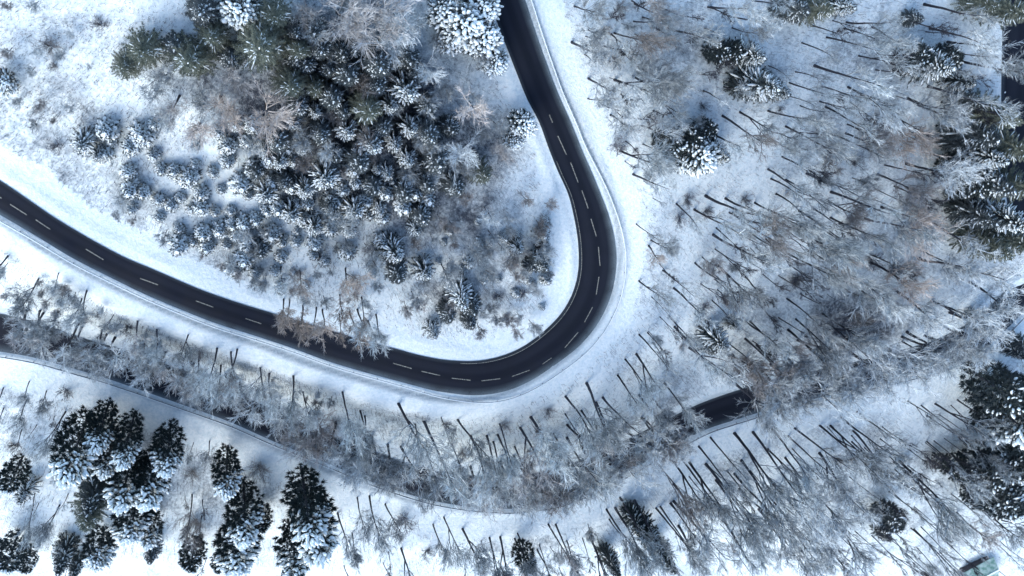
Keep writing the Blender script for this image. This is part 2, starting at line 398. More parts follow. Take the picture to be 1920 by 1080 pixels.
me.polygons.add(len(quads)); me.polygons.foreach_set('loop_start', np.arange(0, quads.size, 4).astype('i4')); me.polygons.foreach_set('loop_total', np.full(len(quads), 4, 'i4'))
me.update(calc_edges=True); me.validate()
me.polygons.foreach_set('use_smooth', np.ones(len(me.polygons), bool))
for nm, arr in (('litter_shade', lit), ('slush', slush)):
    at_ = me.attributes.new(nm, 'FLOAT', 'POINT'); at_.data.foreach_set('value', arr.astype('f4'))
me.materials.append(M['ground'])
tag(link('ground', me), 'snow covered hillside under the forest', kind='structure')
LITSHADEG = lit.reshape(GX.shape); CLEARG = clear.reshape(GX.shape)
EMING = emin.reshape(GX.shape)
def sample(G, x, y):
    i = np.clip(np.searchsorted(xs, x) - 1, 0, len(xs) - 2); j = np.clip(np.searchsorted(ys, y) - 1, 0, len(ys) - 2)
    return G[i, j]

# ------------------------------------------------------------------ roads
def road(name, A, B, dz, label, soft=(0.5, 0.5)):
    n = len(A); K = 9; vs = []; ed = []; tk = []
    for i in range(n):
        for k in range(K + 1):
            f = k / K; p = A[i] * (1 - f) + B[i] * f
            z = max(min(PA * (p[0] - 100), 12), -12) + dz + 0.02 + 0.07 * (1 - abs(2 * f - 1))
            vs.append((p[0], p[1], z)); tk.append(0.9 if k in (2, 3, 6, 7) else 0.0); ed.append(soft[0] if k == 0 else soft[1] if k == K else (soft[1] * 0.35 if k == K - 1 else 0))
    fs = [(i * (K + 1) + k, (i + 1) * (K + 1) + k, (i + 1) * (K + 1) + k + 1, i * (K + 1) + k + 1) for i in range(n - 1) for k in range(K)]
    me = bpy.data.meshes.new(name); me.from_pydata(vs, [], fs); me.materials.append(M['asphalt'])
    at_ = me.attributes.new('edge', 'FLOAT', 'POINT'); at_.data.foreach_set('value', ed)
    at_ = me.attributes.new('track', 'FLOAT', 'POINT'); at_.data.foreach_set('value', tk)
    me.update(); o = link(name, me); tag(o, label, kind='structure'); return o
# the faces must point up
up_road = road('road', uA, uB, 0.0, 'cleared dark asphalt road turning round the hairpin bend', (0.15, 0.7))
lo_road = road('lower_road', lA, lB, DROP, 'dark lower road running under the bare tree crowns', (0.3, 0.6))
rt_road = road('side_road', rA, rB, -3.0, 'dark road at the right edge of the forest', (0.2, 0.2))
def uz(p, f=0.5): return max(min(PA * (p[0] - 100), 12), -12) + 0.02 + 0.07 * (1 - abs(2 * f - 1))
DASH = [((1030,215),(1036,230)),((1046,255),(1062,290)),((1070,305),(1084,342)),((1091,357),(1103,391)),((1108,410),(1118,443)),((1122,463),(1125,498)),((1123,519),(1118,552)),((1111,576),(1096,604)),((1084,623),(1059,652)),((1034,671),(1017,683)),((993,694),(960,706)),((938,710),(903,714)),((882,713),(847,709)),((825,704),(790,696)),((772,691),(737,681)),((490,607),(460,597)),((400,576),(367,564)),((296,534),(263,522)),((194,487),(161,467)),((94,430),(67,412)),((50,403),(19,383)),((3,372),(-25,352))]
for (p0, p1) in DASH:
    a_ = on_plane(*p0, 0.09)[:2]; b_ = on_plane(*p1, 0.09)[:2]
    d = (b_ - a_) / np.linalg.norm(b_ - a_); nrm = np.array([-d[1], d[0]]) * 0.085
    mb = MB(); K = 6
    for k in range(K + 1):
        p = a_ + (b_ - a_) * k / K
        for s_ in (-1, 1):
            q = p + nrm * s_; mb.v.append(Vector((q[0], q[1], uz(q) + 0.008)))
    for k in range(K): mb.f.append((2 * k, 2 * k + 2, 2 * k + 3, 2 * k + 1))
    link('centre_dash', mb.mesh('centre_dash', M['paint']), up_road)
mb = MB(); k = 0
for i in range(NU):
    px, py = project((uA[i][0], uA[i][1], 0))
    if 300 < py < 690 and px > 860:
        d = uB[i] - uA[i]; L = np.linalg.norm(d); d = d / L
        for o_ in (0.62, 0.74):
            q = uA[i] + d * o_; mb.v.append(Vector((q[0], q[1], uz(q, o_ / L) + 0.008)))
        k += 1
mb.f = [(2 * i, 2 * i + 2, 2 * i + 3, 2 * i + 1) for i in range(k - 1)]
link('edge_line', mb.mesh('edge_line', M['paint']), up_road)

# guard rails
def guard_rail(edge, centre, off, rng, label, gap):
    t = link('guard_rail', None); pts = []
    for i in range(*rng):
        d = edge[i] - centre[i]; d = d / np.linalg.norm(d); q = edge[i] + d * off(i); pts.append(Vector((q[0], q[1], float(hgt(q[0], q[1])))))
    t.location = pts[0]; tag(t, label, 'guard rail')
    zs = np.array([p.z for p in pts]); ker = np.ones(9) / 9; zz = np.convolve(np.pad(zs, 4, 'edge'), ker, 'valid')
    for p, z_ in zip(pts, zz): p.z = z_
    loc = [p - pts[0] for p in pts]
    for nm, prof, m_ in (('rail', [(-0.03, 0.35), (0.05, 0.42), (-0.01, 0.5), (0.05, 0.6), (-0.03, 0.68), (-0.08, 0.6), (-0.08, 0.42)], M['steel']),
                         ('snow_cap', [(-0.13, 0.685), (0.02, 0.685), (0.05, 0.72), (0.0, 0.79), (-0.1, 0.79), (-0.15, 0.72)], M['snow'])):
        mb = MB(); n_ = len(prof)
        for i, p in enumerate(loc):
            d = (loc[min(i + 1, len(loc) - 1)] - loc[max(i - 1, 0)]); d.z = 0; d.normalize(); nr = Vector((-d.y, d.x, 0))
            for (a_, b_) in prof: mb.v.append(p + nr * a_ + Vector((0, 0, b_)))
        for i in range(len(loc) - 1):
            for j in range(n_): mb.f.append((i * n_ + j, i * n_ + (j + 1) % n_, (i + 1) * n_ + (j + 1) % n_, (i + 1) * n_ + j))
        link(nm, mb.mesh(nm, m_), t)
    pb = MB(); pb.box((0, 0, 0.25), 0.1, 0.14, 0.9); pm = pb.mesh('post', M['steel'])
    acc = 0
    for i in range(1, len(loc)):
        acc += (loc[i] - loc[i - 1]).length
        if acc > gap: acc = 0; o = link('post', pm, t); o.location = loc[i]
    return t
def off_up(i):
    px, py = project((uB[i][0], uB[i][1], 0))
    return 0.95 + 0.95 * float(sstep(np.array((px - 700) / 250))) * float(sstep(np.array((py - 250) / 120)))
guard_rail(uB, uC, off_up, (30, 405), 'long snow capped guard rail round the outer side of the hairpin', 4.4)
guard_rail(lB, lC, lambda i: 0.8, (20, 395), 'guard rail along the far side of the lower road under trees', 4.6)

# ------------------------------------------------------------------ tree prototypes
def rv(s=1.0): return Vector((random.uniform(-s, s), random.uniform(-s, s), random.uniform(-s, s)))
def path(p, d, L, k, wob, up):
    pts = [p.copy()]; d = d.normalized()
    for i in range(k):
        d = (d + rv(wob) + Vector((0, 0, up))).normalized(); pts.append(pts[-1] + d * (L / k))
    return pts
def along(pts, f):
    x = f * (len(pts) - 1); i = min(int(x), len(pts) - 2); return pts[i].lerp(pts[i + 1], x - i), (pts[i + 1] - pts[i]).normalized()
def side(d, ang):
    ref = Vector((0, 0, 1)) if abs(d.z) < 0.95 else Vector((1, 0, 0))
    x = d.cross(ref).normalized(); q = Quaternion(d, random.uniform(0, 2 * math.pi)); x = q @ x
    return (d * math.cos(ang) + x * math.sin(ang)).normalized()

def bare_tree(seed, H=20.0, start=0.42, spread=1.0, limbs=13, dens=1.0, fork=False, lean=0.04):
    random.seed(seed); T_ = MB(); Cn = MB()
    tp = path(Vector((0, 0, -0.4)), Vector((random.uniform(-lean, lean), random.uniform(-lean, lean), 1)), H * 0.93, 9, 0.055, 0.03)
    kr = (H / 20) ** 0.9; rad = [(0.25 * (1 - i / 9.6) ** 0.8 + 0.02) * kr for i in range(10)]; rad[0] = 0.31 * kr
    T_.tube(tp, rad, 7)
    roots = [tp]
    if fork:
        p, d = along(tp, 0.3); fp = path(p, side(d, 0.35), H * 0.6, 6, 0.06, 0.12); T_.tube(fp, [(0.17 * (1 - i / 6.6) + 0.015) * kr for i in range(7)], 6); roots.append(fp)
    for rt in roots:
        for i in range(int(limbs * (1 if rt is tp else 0.6))):
            f = start + (1 - start) * (i + random.random()) / limbs if rt is tp else random.uniform(0.3, 1)
            p, d = along(rt, min(f, 0.985)); L = H * random.uniform(0.2, 0.3) * spread * (1.15 - 0.5 * f)
            l1 = path(p, side(d, random.uniform(0.35, 0.85)), L * 1.25, 5, 0.12, 0.13)
            Cn.tube(l1, [(0.09 * (1 - j / 6)) * kr + 0.02 for j in range(6)], 4, False)
            for a_ in range(int(7 * dens)):
                p2, d2 = along(l1, random.uniform(0.2, 1)); l2 = path(p2, side(d2, random.uniform(0.3, 0.8)), L * random.uniform(0.35, 0.65), 3, 0.13, 0.12)
                Cn.tube(l2, [0.048, 0.04, 0.033, 0.024], 3, False)
                for b_ in range(int(7 * dens)):
                    p3, d3 = along(l2, random.uniform(0.15, 1)); l3 = path(p3, side(d3, random.uniform(0.25, 0.75)), L * random.uniform(0.18, 0.38), 2, 0.15, 0.08)
                    Cn.tube(l3, [0.032, 0.026, 0.016], 3, False)
                    for c_ in range(3):
                        p4, d4 = along(l3, random.uniform(0.1, 1)); Cn.spike(p4, p4 + side(d4, random.uniform(0.2, 0.7)) * random.uniform(0.5, 1.2), 0.02)
    return {'H': H, 'trunk': T_, 'crown': Cn}

def fir(seed, H=12.0, R=3.0, snow=0.5, start=0.1, nb=8, droop=0.25, width=1.0, low=0.25, pad=1.0, gapz=0.5):
    random.seed(seed); T_ = MB(); Fo = MB(); Sn = MB()
    T_.tube([Vector((0, 0, -0.4)), Vector((0.03, 0, H * 0.5)), Vector((0, 0, H * 0.98))], [0.2, 0.12, 0.02], 6)
    z = start * H
    while z < H * 0.99:
        f = (z / H - start) / (1 - start); L0 = R * (1 - f) ** 0.75 * (0.72 + 0.28 * min(1, f * 6)) + 0.22
        off = random.uniform(0, 6.28); n = nb if f < 0.85 else 5
        for j in range(n):
            an = off + 2 * math.pi * j / n + random.uniform(-0.2, 0.2); L = L0 * random.uniform(0.72, 1.12)
            d = Vector((math.cos(an), math.sin(an), 0.1 + 0.75 * f)).normalized()
            pts = path(Vector((0, 0, z + random.uniform(-.15, .15))), d, L, 5, 0.06, -droop * (1 - f) * 0.55)
            Fo.tube(pts, [0.05, 0.045, 0.04, 0.035, 0.03, 0.02], 3, False)
            m_ = max(4, int(L / 0.2))
            for k in range(m_):
                q = 0.15 + 0.85 * (k + random.random()) / m_; p, dd = along(pts, min(q, 0.99))
                sd_ = dd.cross(Vector((0, 0, 1))).normalized(); ln = (0.2 + 0.55 * (1 - q) * min(1, L / 2) + 0.15) * width * random.uniform(0.7, 1.2)
                for s_ in (-1, 1):
                    v = (dd * 0.75 + sd_ * s_ * 0.75 + Vector((0, 0, random.uniform(-0.25, 0.15)))).normalized()
                    Fo.spike(p, p + v * ln, 0.075)
            p, dd = along(pts, 0.95); Fo.spike(p, p + dd * 0.4, 0.07)
            pr = snow * (low + (1 - low) * min(1, f * 1.2 + 0.35 - 0.45 * math.sin(an)))
            if random.random() < pr:
                q = random.uniform(0.55, 0.72); p, dd = along(pts, q)
                Sn.blob(p + Vector((0, 0, 0.08)), dd, L * random.uniform(0.3, 0.42), (random.uniform(0.1, 0.16) + 0.03 * L / 3) * pad, 0.09)
                if random.random() < 0.18 and L > 1.0:
                    for s_ in (-1, 1):
                        sd_ = dd.cross(Vector((0, 0, 1))).normalized(); v = (dd + sd_ * s_ * 0.9).normalized()
                        p2, _ = along(pts, 0.6); Sn.blob(p2 + v * 0.4 + Vector((0, 0, 0.05)), v, 0.32, 0.08, 0.07, 5, 3)
        z += max(0.22, gapz * (1 - f * 0.5)) * H / 12
    if snow > 0.3: Sn.blob(Vector((0, 0, H * 0.99)), Vector((0, 0, 1)), 0.3, 0.12, 0.12)
    return {'H': H, 'trunk': T_, 'foliage': Fo, 'snow_cover': Sn}

def pine(seed, H=14.0, R=3.2, snow=0.8, start=0.22, n=230, top=0.35, blob=1.0, low=0.1):
    """crown of many tufts, the upper ones carrying caps of snow"""
    random.seed(seed); T_ = MB(); Fo = MB(); Sn = MB()
    T_.tube([Vector((0, 0, -0.4)), Vector((0.1, 0, H * 0.5)), Vector((0, 0.05, H * 0.93))], [0.24, 0.15, 0.04], 6)
    for i in range(n):
        f = ((i + random.random()) / n) ** 0.85
        prof = math.sqrt(max(0, 1 - max(0, (f - top) / (1 - top)) ** 2.2)) * (0.6 + 0.4 * min(1, f / top))
        r = R * prof * (0.35 + 0.65 * math.sqrt(random.random())) * random.uniform(0.85, 1.1); an = random.uniform(0, 6.283)
        zz = H * (start + (1 - start) * f)
        c = Vector((r * math.cos(an), r * math.sin(an), zz))
        root = Vector((0, 0, max(H * 0.1, zz - r * 0.35 - 0.3)))
        if i % 2 == 0: Fo.tube([root, root.lerp(c, 0.5) + rv(0.1), c], [0.05, 0.035, 0.025], 3, False)
        out = (Vector((math.cos(an), math.sin(an), 0)) * (r / R) + Vector((0, 0, 0.45 + 0.5 * f))).normalized()
        for k in range(20):
            v = (out * 0.9 + rv(1.0)).normalized(); v.z = abs(v.z) * 0.8 - 0.15
            Fo.spike(c - out * 0.15, c + v * random.uniform(0.4, 0.95), 0.085)
        wx = 0.55 * f + 0.45 * (0.5 - 0.5 * c.y / R); pr = snow * (low + (1 - low) * float(sstep(np.array((wx - 0.46) / 0.16)))); bs = random.uniform(0.7, 1.5) * (0.8 + 0.5 * wx)
        if random.random() < pr:
            Sn.blob(c + Vector((0, 0, 0.26)) + out * 0.12, (out + Vector((0, 0, -0.3)) + rv(0.25)), random.uniform(0.26, 0.44) * blob * bs, random.uniform(0.15, 0.23) * blob * bs, random.uniform(0.13, 0.2) * blob)
    return {'H': H, 'trunk': T_, 'foliage': Fo, 'snow_cover': Sn}

def shrub(seed, H=2.0, stems=16, thick=0.016):
    random.seed(seed); b_ = MB()
    for i in range(stems):
        an = random.uniform(0, 6.28); d = Vector((math.cos(an) * 0.7, math.sin(an) * 0.7, 1)).normalized()
        l1 = path(Vector((random.uniform(-.15, .15), random.uniform(-.15, .15), -0.1)), d, H * random.uniform(0.6, 1.1), 4, 0.15, 0.02)
        b_.tube(l1, [thick * 2, thick * 1.7, thick * 1.4, thick * 1.1, thick * .8], 3, False)
        for a_ in range(9):
            p, dd = along(l1, random.uniform(0.15, 1)); l2 = path(p, side(dd, random.uniform(0.4, 1)), H * random.uniform(0.2, 0.4), 2, 0.2, 0.02)
            b_.tube(l2, [thick, thick * .8, thick * .6], 3, False)
            for c_ in range(4):
                p3, d3 = along(l2, random.uniform(0.1, 1)); b_.spike(p3, p3 + side(d3, 0.7) * random.uniform(0.15, 0.4), thick * .8)
    return b_

PROTO = {}
def reg(kind, parts, mats):
    d = {'H': parts['H'], 'meshes': []}
    for k, mb in parts.items():
        if k != 'H' and mb.v: d['meshes'].append((k, mb.mesh(kind + '_' + k, M[mats[k]], k == 'snow_cover' or k == 'trunk')))
    PROTO.setdefault(kind, []).append(d)
for i in range(7):
    t_ = bare_tree(100 + i, 20, 0.42 + 0.06 * (i % 3), [1.0, 1.15, .9, 1.1, 1.0, 1.2, .85][i], [12, 14, 11, 13, 15, 12, 13][i], [1, .9, .8, 1, .9, .8, 1][i], i in (1, 4, 5))
    for mk, nm in (('frost', 'frost'), ('tan', 'tan'), ('brown', 'brown')):
        if mk != 'frost' and i > 3: continue
        reg('bare_' + nm, t_, {'trunk': 'bark', 'crown': mk})
for i in range(4):
    t_ = bare_tree(140 + i, 8, 0.22, 1.35, 12, 0.85, i % 2 == 0, 0.1)
    t_['trunk'].v = [v * 1.0 if True else v for v in t_['trunk'].v]
    reg('sapling', t_, {'trunk': 'bark', 'crown': 'frost'}); reg('sapling_brown', t_, {'trunk': 'bark', 'crown': 'brown'})
cm = {'trunk': 'bark', 'foliage': 'needle', 'snow_cover': 'snow'}; cg = {'trunk': 'bark', 'foliage': 'green', 'snow_cover': 'snow'}
for i in range(4):
    reg('bare_thin', bare_tree(160 + i, 20, 0.5, 0.85, 9, 0.75, i == 2), {'trunk': 'bark', 'crown': 'frost'})
    t_ = bare_tree(170 + i, 16, 0.55, 0.7, 8, 0.6, i == 1, 0.06); t_['H'] = 16
    t_['trunk'].v = [Vector((v.x, v.y, v.z)) for v in t_['trunk'].v]
    reg('slender', t_, {'trunk': 'bark', 'crown': 'bark' if i % 2 else 'frost'})
for i in range(3):
    reg('pine_snow', pine(200 + i, 14, 3.3, 1.0, 0.1, 330, 0.35, 1.2, 0.0), cm)
    reg('pine_white', pine(210 + i, 10, 3.4, 1.0, 0.15, 280, 0.2, 1.25, 0.6), cm)
    reg('pine_dark', pine(220 + i, 14, 3.2, 0.3, 0.12, 300, 0.3, 0.9, 0.02), cm)
    reg('fir_star', fir(230 + i, 11, 3.5, 0.95, 0.1, 8, 0.25, 0.9, 0.5, 1.15, 0.72), cm)
    reg('fir_green', fir(240 + i, 13, 3.9, 0.3, 0.1, 9, 0.2, 1.0, 0.25, 0.6, 0.7), cg)
    reg('fir_dark', fir(250 + i, 14, 2.9, 0.42, 0.1, 9, 0.35, 1.0, 0.3, 0.9), cm)
    reg('young', fir(260 + i, 4, 1.6, 1.0, 0.05, 7, 0.3, 0.6, 0.95, 1.9, 0.8), cm)
    reg('shrub', {'H': 2.0, 'crown': shrub(270 + i)}, {'crown': 'dry'})
    reg('shrub_brown', {'H': 2.0, 'crown': shrub(280 + i, 2.0, 18)}, {'crown': 'brown'})

# ------------------------------------------------------------------ placing
THINGS = []      # (object, kind key, px, py, height)
def place(kind, p, h, wscale=1.0, rz=None, name='tree', tilt=0.0, shown=None):
    if sample(EMING, p.x, p.y) < 1.3:
        best = None
        for rr_ in np.arange(0.6, 9, 0.6):
            for an_ in np.arange(0, 6.28, 0.4):
                x_, y_ = p.x + rr_ * math.cos(an_), p.y + rr_ * math.sin(an_)
                if sample(EMING, x_, y_) >= 1.4: best = (x_, y_); break
            if best: break
        if best: p = Vector((best[0], best[1], float(hgt(*best))))
    pr = random.choice(PROTO[kind]); s = h / pr['H']
    single = len(pr['meshes']) == 1
    t = link(name, pr['meshes'][0][1] if single else None)
    t.location = p; sx_ = random.uniform(0.92, 1.08); t.scale = (s * wscale * sx_, s * wscale / sx_, s)
    t.rotation_euler = (random.uniform(-tilt, tilt), random.uniform(-tilt, tilt), random.uniform(0, 6.28) if rz is None else rz)
    if not single:
        for nm, me in pr['meshes']:
            c_ = link(nm, me, t)
            if nm == 'snow_cover': tag(c_, kind='stuff')
    px, py = project(p); cx, cy = project((p[0], p[1], p[2] + h * 0.6))
    THINGS.append((t, kind, cx, cy, h)); return t

random.seed(42)
# --- bare trees with visible trunks: foot of the trunk in the photograph, height in metres
BT = """15 480 13;72 523 14;110 512 7;163 545 11;153 560 10;213 590 7;258 602 13;272 633 12;294 618 13;299 643 11;353 628 11;374 658 11;407 653 14;433 660 12;445 655 14;414 685 12;
55 715 9;50 750 11;87 733 9;123 772 12;107 803 10;63 947 12;112 947 11;360 927 13;378 967 9;393 827 8;363 830 7;
505 700 15;488 690 13;550 705 18;568 735 14;642 735 18;675 770 16;684 780 15;672 797 13;747 757 20;778 795 14;795 790 22;827 782 8;785 853 14;858 787 18;847 833 15;882 817 17;913 817 17;925 828 15;933 815 17;937 795 15;903 853 10;915 855 10;
633 962 14;670 933 13;693 930 18;722 945 12;752 1028 16;812 983 12;832 970 17;867 992 18;918 1008 16;938 1007 17;533 1050 12;660 1000 12;
1060 743 20;1100 718 20;995 782 20;1037 813 18;1063 820 19;965 837 15;1245 718 17;1223 847 18;1262 863 20;1280 862 22;1293 867 22;1323 870 24;1342 900 22;1377 812 23;1412 810 22;1390 863 20;1377 888 22;1385 917 20;1332 820 17;1310 837 16;1137 955 20;1153 952 20;1163 933 18;1190 938 21;1230 953 18;1238 950 20;1258 943 18;1263 940 20;1263 907 20;1028 983 16;1042 983 17;1110 1015 17;970 1000 14;965 1010 15;1007 1030 14;1158 703 15;1130 745 18;1090 770 16;
1268 382 12;1302 393 17;1323 367 20;1360 372 18;1415 380 17;1373 400 20;1337 440 20;1343 495 19;1340 523 11;1243 507 12;1263 540 15;1198 527 13;1255 593 14;1265 613 18;1198 627 13;1193 663 15;1172 673 14;1292 652 16;1397 603 16;1397 635 16;1372 663 13;1193 420 10;1220 450 9;
1498 395 18;1558 360 18;1557 408 16;1622 410 18;1493 428 22;1440 393 18;1440 405 22;1443 447 14;1473 473 18;1520 473 14;1570 503 18;1475 560 16;1542 588 15;1492 598 16;1477 618 17;1440 647 16;1687 642 15;1877 647 14;1512 423 16;1727 470 14;
1733 8 18;1743 53 16;1587 42 13;1582 53 14;1550 70 15;1527 123 20;1610 105 14;1793 113 18;1740 162 18;1540 162 14;1480 155 12;1537 190 14;1548 200 14;1440 208 15;1563 253 16;1473 237 15;1440 245 10;1440 258 14;1500 307 12;1512 325 15;1440 317 14;1473 337 13;1727 285 14;1720 197 12;
1077 12 12;1190 7 12;1188 40 12;1237 50 17;1152 62 14;1127 85 12;1158 92 10;1152 150 14;1187 143 15;1230 187 13;1102 185 9;1130 197 10;1163 283 17;1187 327 14;1332 13 13;1365 30 13;1373 52 11;1412 2 12;1355 217 17;1387 210 12;1327 245 14;1357 163 10;
1445 802 19;1490 803 19;1478 818 18;1537 798 20;1557 798 16;1578 782 18;1607 772 14;1597 828 14;1440 842 17;1472 858 15;1440 928 17;1440 960 17;1678 867 24;1687 865 22;1727 760 15;1753 757 16;1795 750 14;1702 752 10;1798 817 14;1847 818 15;1738 828 12;1738 858 15;1783 850 13;1713 992 18;1557 1032 15;1837 797 14;1597 1047 12;
648 503 12;543 560 12;568 573 12;587 577 12;637 553 10;678 557 12;670 580 13;690 602 12;630 590 9;613 387 12;697 477 9;887 463 9;917 440 9;562 507 10;527 500 10;520 566 11;705 590 12;600 585 11;655 585 12"""
for tok in BT.replace('\n', '').split(';'):
    x, y, h = map(float, tok.split())
    x_, y_ = x, y
    kind = 'bare_frost'
    if random.random() < 0.12: kind = 'bare_brown'
    if x > 1120 and random.random() < 0.65: kind = 'bare_thin'
    if 500 < x < 720 and 480 < y < 610: kind = random.choice(['bare_frost', 'bare_tan', 'bare_tan'])
    place(kind, at(x_, y_), h * random.uniform(1.0, 1.16) * (1.1 if x > 1100 else 1), random.uniform(0.75, 1.05), name='bare_tree', tilt=0.03)
# --- crowns seen from above: crown centre, width in pixels, height, kind
CR = [(700,60,190,16,'bare_brown'),(640,30,120,14,'bare_brown'),(900,205,150,14,'bare_tan'),(500,215,110,13,'bare_tan'),(410,200,110,13,'bare_tan'),(290,150,90,12,'bare_frost'),(370,250,90,11,'bare_tan'),
      (330,195,90,11,'bare_brown'),(430,150,70,11,'bare_brown'),(755,30,130,14,'bare_frost'),(860,290,90,10,'bare_frost'),(800,130,70,10,'bare_frost'),(590,60,60,10,'bare_frost'),
      (1700,250,90,15,'bare_tan'),(1710,415,100,15,'bare_tan'),(1690,525,110,16,'bare_tan'),(1240,480,90,9,'bare_tan'),(1000,850,100,15,'bare_brown'),(985,900,90,14,'bare_brown'),
      (1640,270,80,14,'bare_brown'),(1600,400,80,13,'bare_brown'),(1800,440,130,17,'bare_frost'),(1790,520,120,17,'bare_frost'),(1850,530,120,17,'bare_frost'),(1740,580,120,17,'bare_frost'),(1810,600,120,16,'bare_frost'),
      (1640,560,110,16,'bare_frost'),(1600,640,120,17,'bare_frost'),(1670,660,120,17,'bare_frost'),(1750,670,100,16,'bare_frost'),(1550,680,120,17,'bare_frost'),(1450,720,120,18,'bare_frost'),(1500,730,110,18,'bare_frost'),(1430,770,100,18,'bare_frost'),(1400,700,100,17,'bare_brown'),(1380,680,70,13,'bare_brown'),
      (1760,330,110,15,'bare_frost'),(1700,350,90,14,'bare_brown'),(1650,180,90,15,'bare_frost'),(1690,60,80,13,'bare_frost'),(1760,200,90,14,'bare_frost'),(1840,90,100,14,'bare_frost'),(1270,805,90,14,'bare_frost'),(1235,825,90,14,'bare_brown'),(1255,785,80,13,'bare_frost'),(285,690,90,12,'bare_frost'),(335,715,90,12,'bare_brown'),(250,680,80,11,'bare_brown'),(180,650,80,11,'bare_frost'),
      (1100,90,120,12,'bare_frost'),(1200,110,120,12,'bare_frost'),(1260,60,100,11,'bare_frost'),(1200,200,110,12,'bare_frost'),(1130,160,90,11,'bare_frost'),(1230,250,90,10,'bare_frost'),(1170,230,80,10,'bare_frost'),(1240,130,80,10,'bare_frost'),(1280,160,70,9,'bare_frost'),
      (20,640,90,11,'bare_frost'),(60,630,90,11,'bare_frost'),(110,660,100,12,'bare_frost'),(170,665,90,11,'bare_frost'),(230,690,90,12,'bare_frost'),(310,730,90,12,'bare_frost'),(370,760,80,12,'bare_frost'),(430,790,80,12,'bare_frost'),(480,800,90,13,'bare_frost'),(560,840,90,14,'bare_frost'),(620,850,90,14,'bare_frost'),
      (690,880,100,15,'bare_frost'),(760,890,100,15,'bare_frost'),(840,920,100,15,'bare_frost'),(900,930,100,15,'bare_frost'),(1080,900,110,16,'bare_frost'),(1150,870,110,16,'bare_frost'),(1200,850,100,15,'bare_frost'),(1090,840,100,14,'bare_brown'),(1150,800,100,15,'bare_frost'),(1230,780,90,14,'bare_frost'),
      (1500,960,110,17,'bare_frost'),(1590,900,110,17,'bare_frost'),(1620,960,110,16,'bare_frost'),(1530,1040,110,16,'bare_frost'),(1650,850,100,15,'bare_frost'),(1400,1030,110,17,'bare_frost'),(1310,1040,100,16,'bare_frost'),(1900,1000,100,15,'bare_frost'),(1840,1000,80,13,'bare_brown'),(1480,740,120,18,'bare_frost'),(1540,735,110,18,'bare_frost'),(1590,725,110,17,'bare_frost'),(1650,715,110,17,'bare_frost'),(1720,700,100,16,'bare_frost'),(1790,670,100,16,'bare_frost'),(1840,620,100,15,'bare_frost'),(1880,560,100,15,'bare_frost'),(1470,690,100,17,'bare_brown'),(1010,930,100,15,'bare_frost'),(960,915,100,15,'bare_frost'),(1050,930,90,15,'bare_frost'),(1180,900,90,15,'bare_frost'),(1560,960,110,17,'bare_frost'),(1470,1010,110,17,'bare_frost'),(1610,1020,110,16,'bare_frost'),(1690,920,100,15,'bare_frost'),(1600,700,110,16,'bare_frost'),(1690,690,110,16,'bare_frost'),(1760,660,110,16,'bare_frost'),(1820,640,90,15,'bare_frost'),(40,660,90,12,'bare_frost'),(140,645,90,11,'bare_frost'),(270,700,90,12,'bare_frost'),(350,735,80,12,'bare_frost'),(520,800,90,13,'bare_frost'),(650,860,90,13,'bare_frost'),(10,624,98,12,'bare_brown'),(80,649,84,12,'bare_frost'),(200,678,109,12,'bare_frost'),(290,726,95,12,'bare_brown'),(400,782,98,12,'bare_frost'),(455,784,99,14,'bare_frost'),(590,837,109,14,'bare_brown'),(730,887,88,14,'bare_frost'),(800,914,87,14,'bare_frost'),(870,923,102,14,'bare_brown'),(930,937,97,14,'bare_frost'),(985,944,95,14,'bare_frost'),(1040,919,100,14,'bare_brown'),(1120,886,87,14,'bare_frost'),(1240,827,84,14,'bare_frost'),(1180,848,92,14,'bare_brown'),(1060,872,101,14,'bare_frost'),(340,744,85,12,'bare_frost'),(540,835,81,14,'bare_brown'),(660,876,104,14,'bare_frost')]
for (x, y, wpx, h, k) in CR:
    p = at(x, y, h * 0.7); wd = wpx / pxm((p.x, p.y, p.z + h * .7))
    place(k, p, h, max(0.7, min(1.5, wd / (h * 0.5))), name='bare_tree', tilt=0.03)

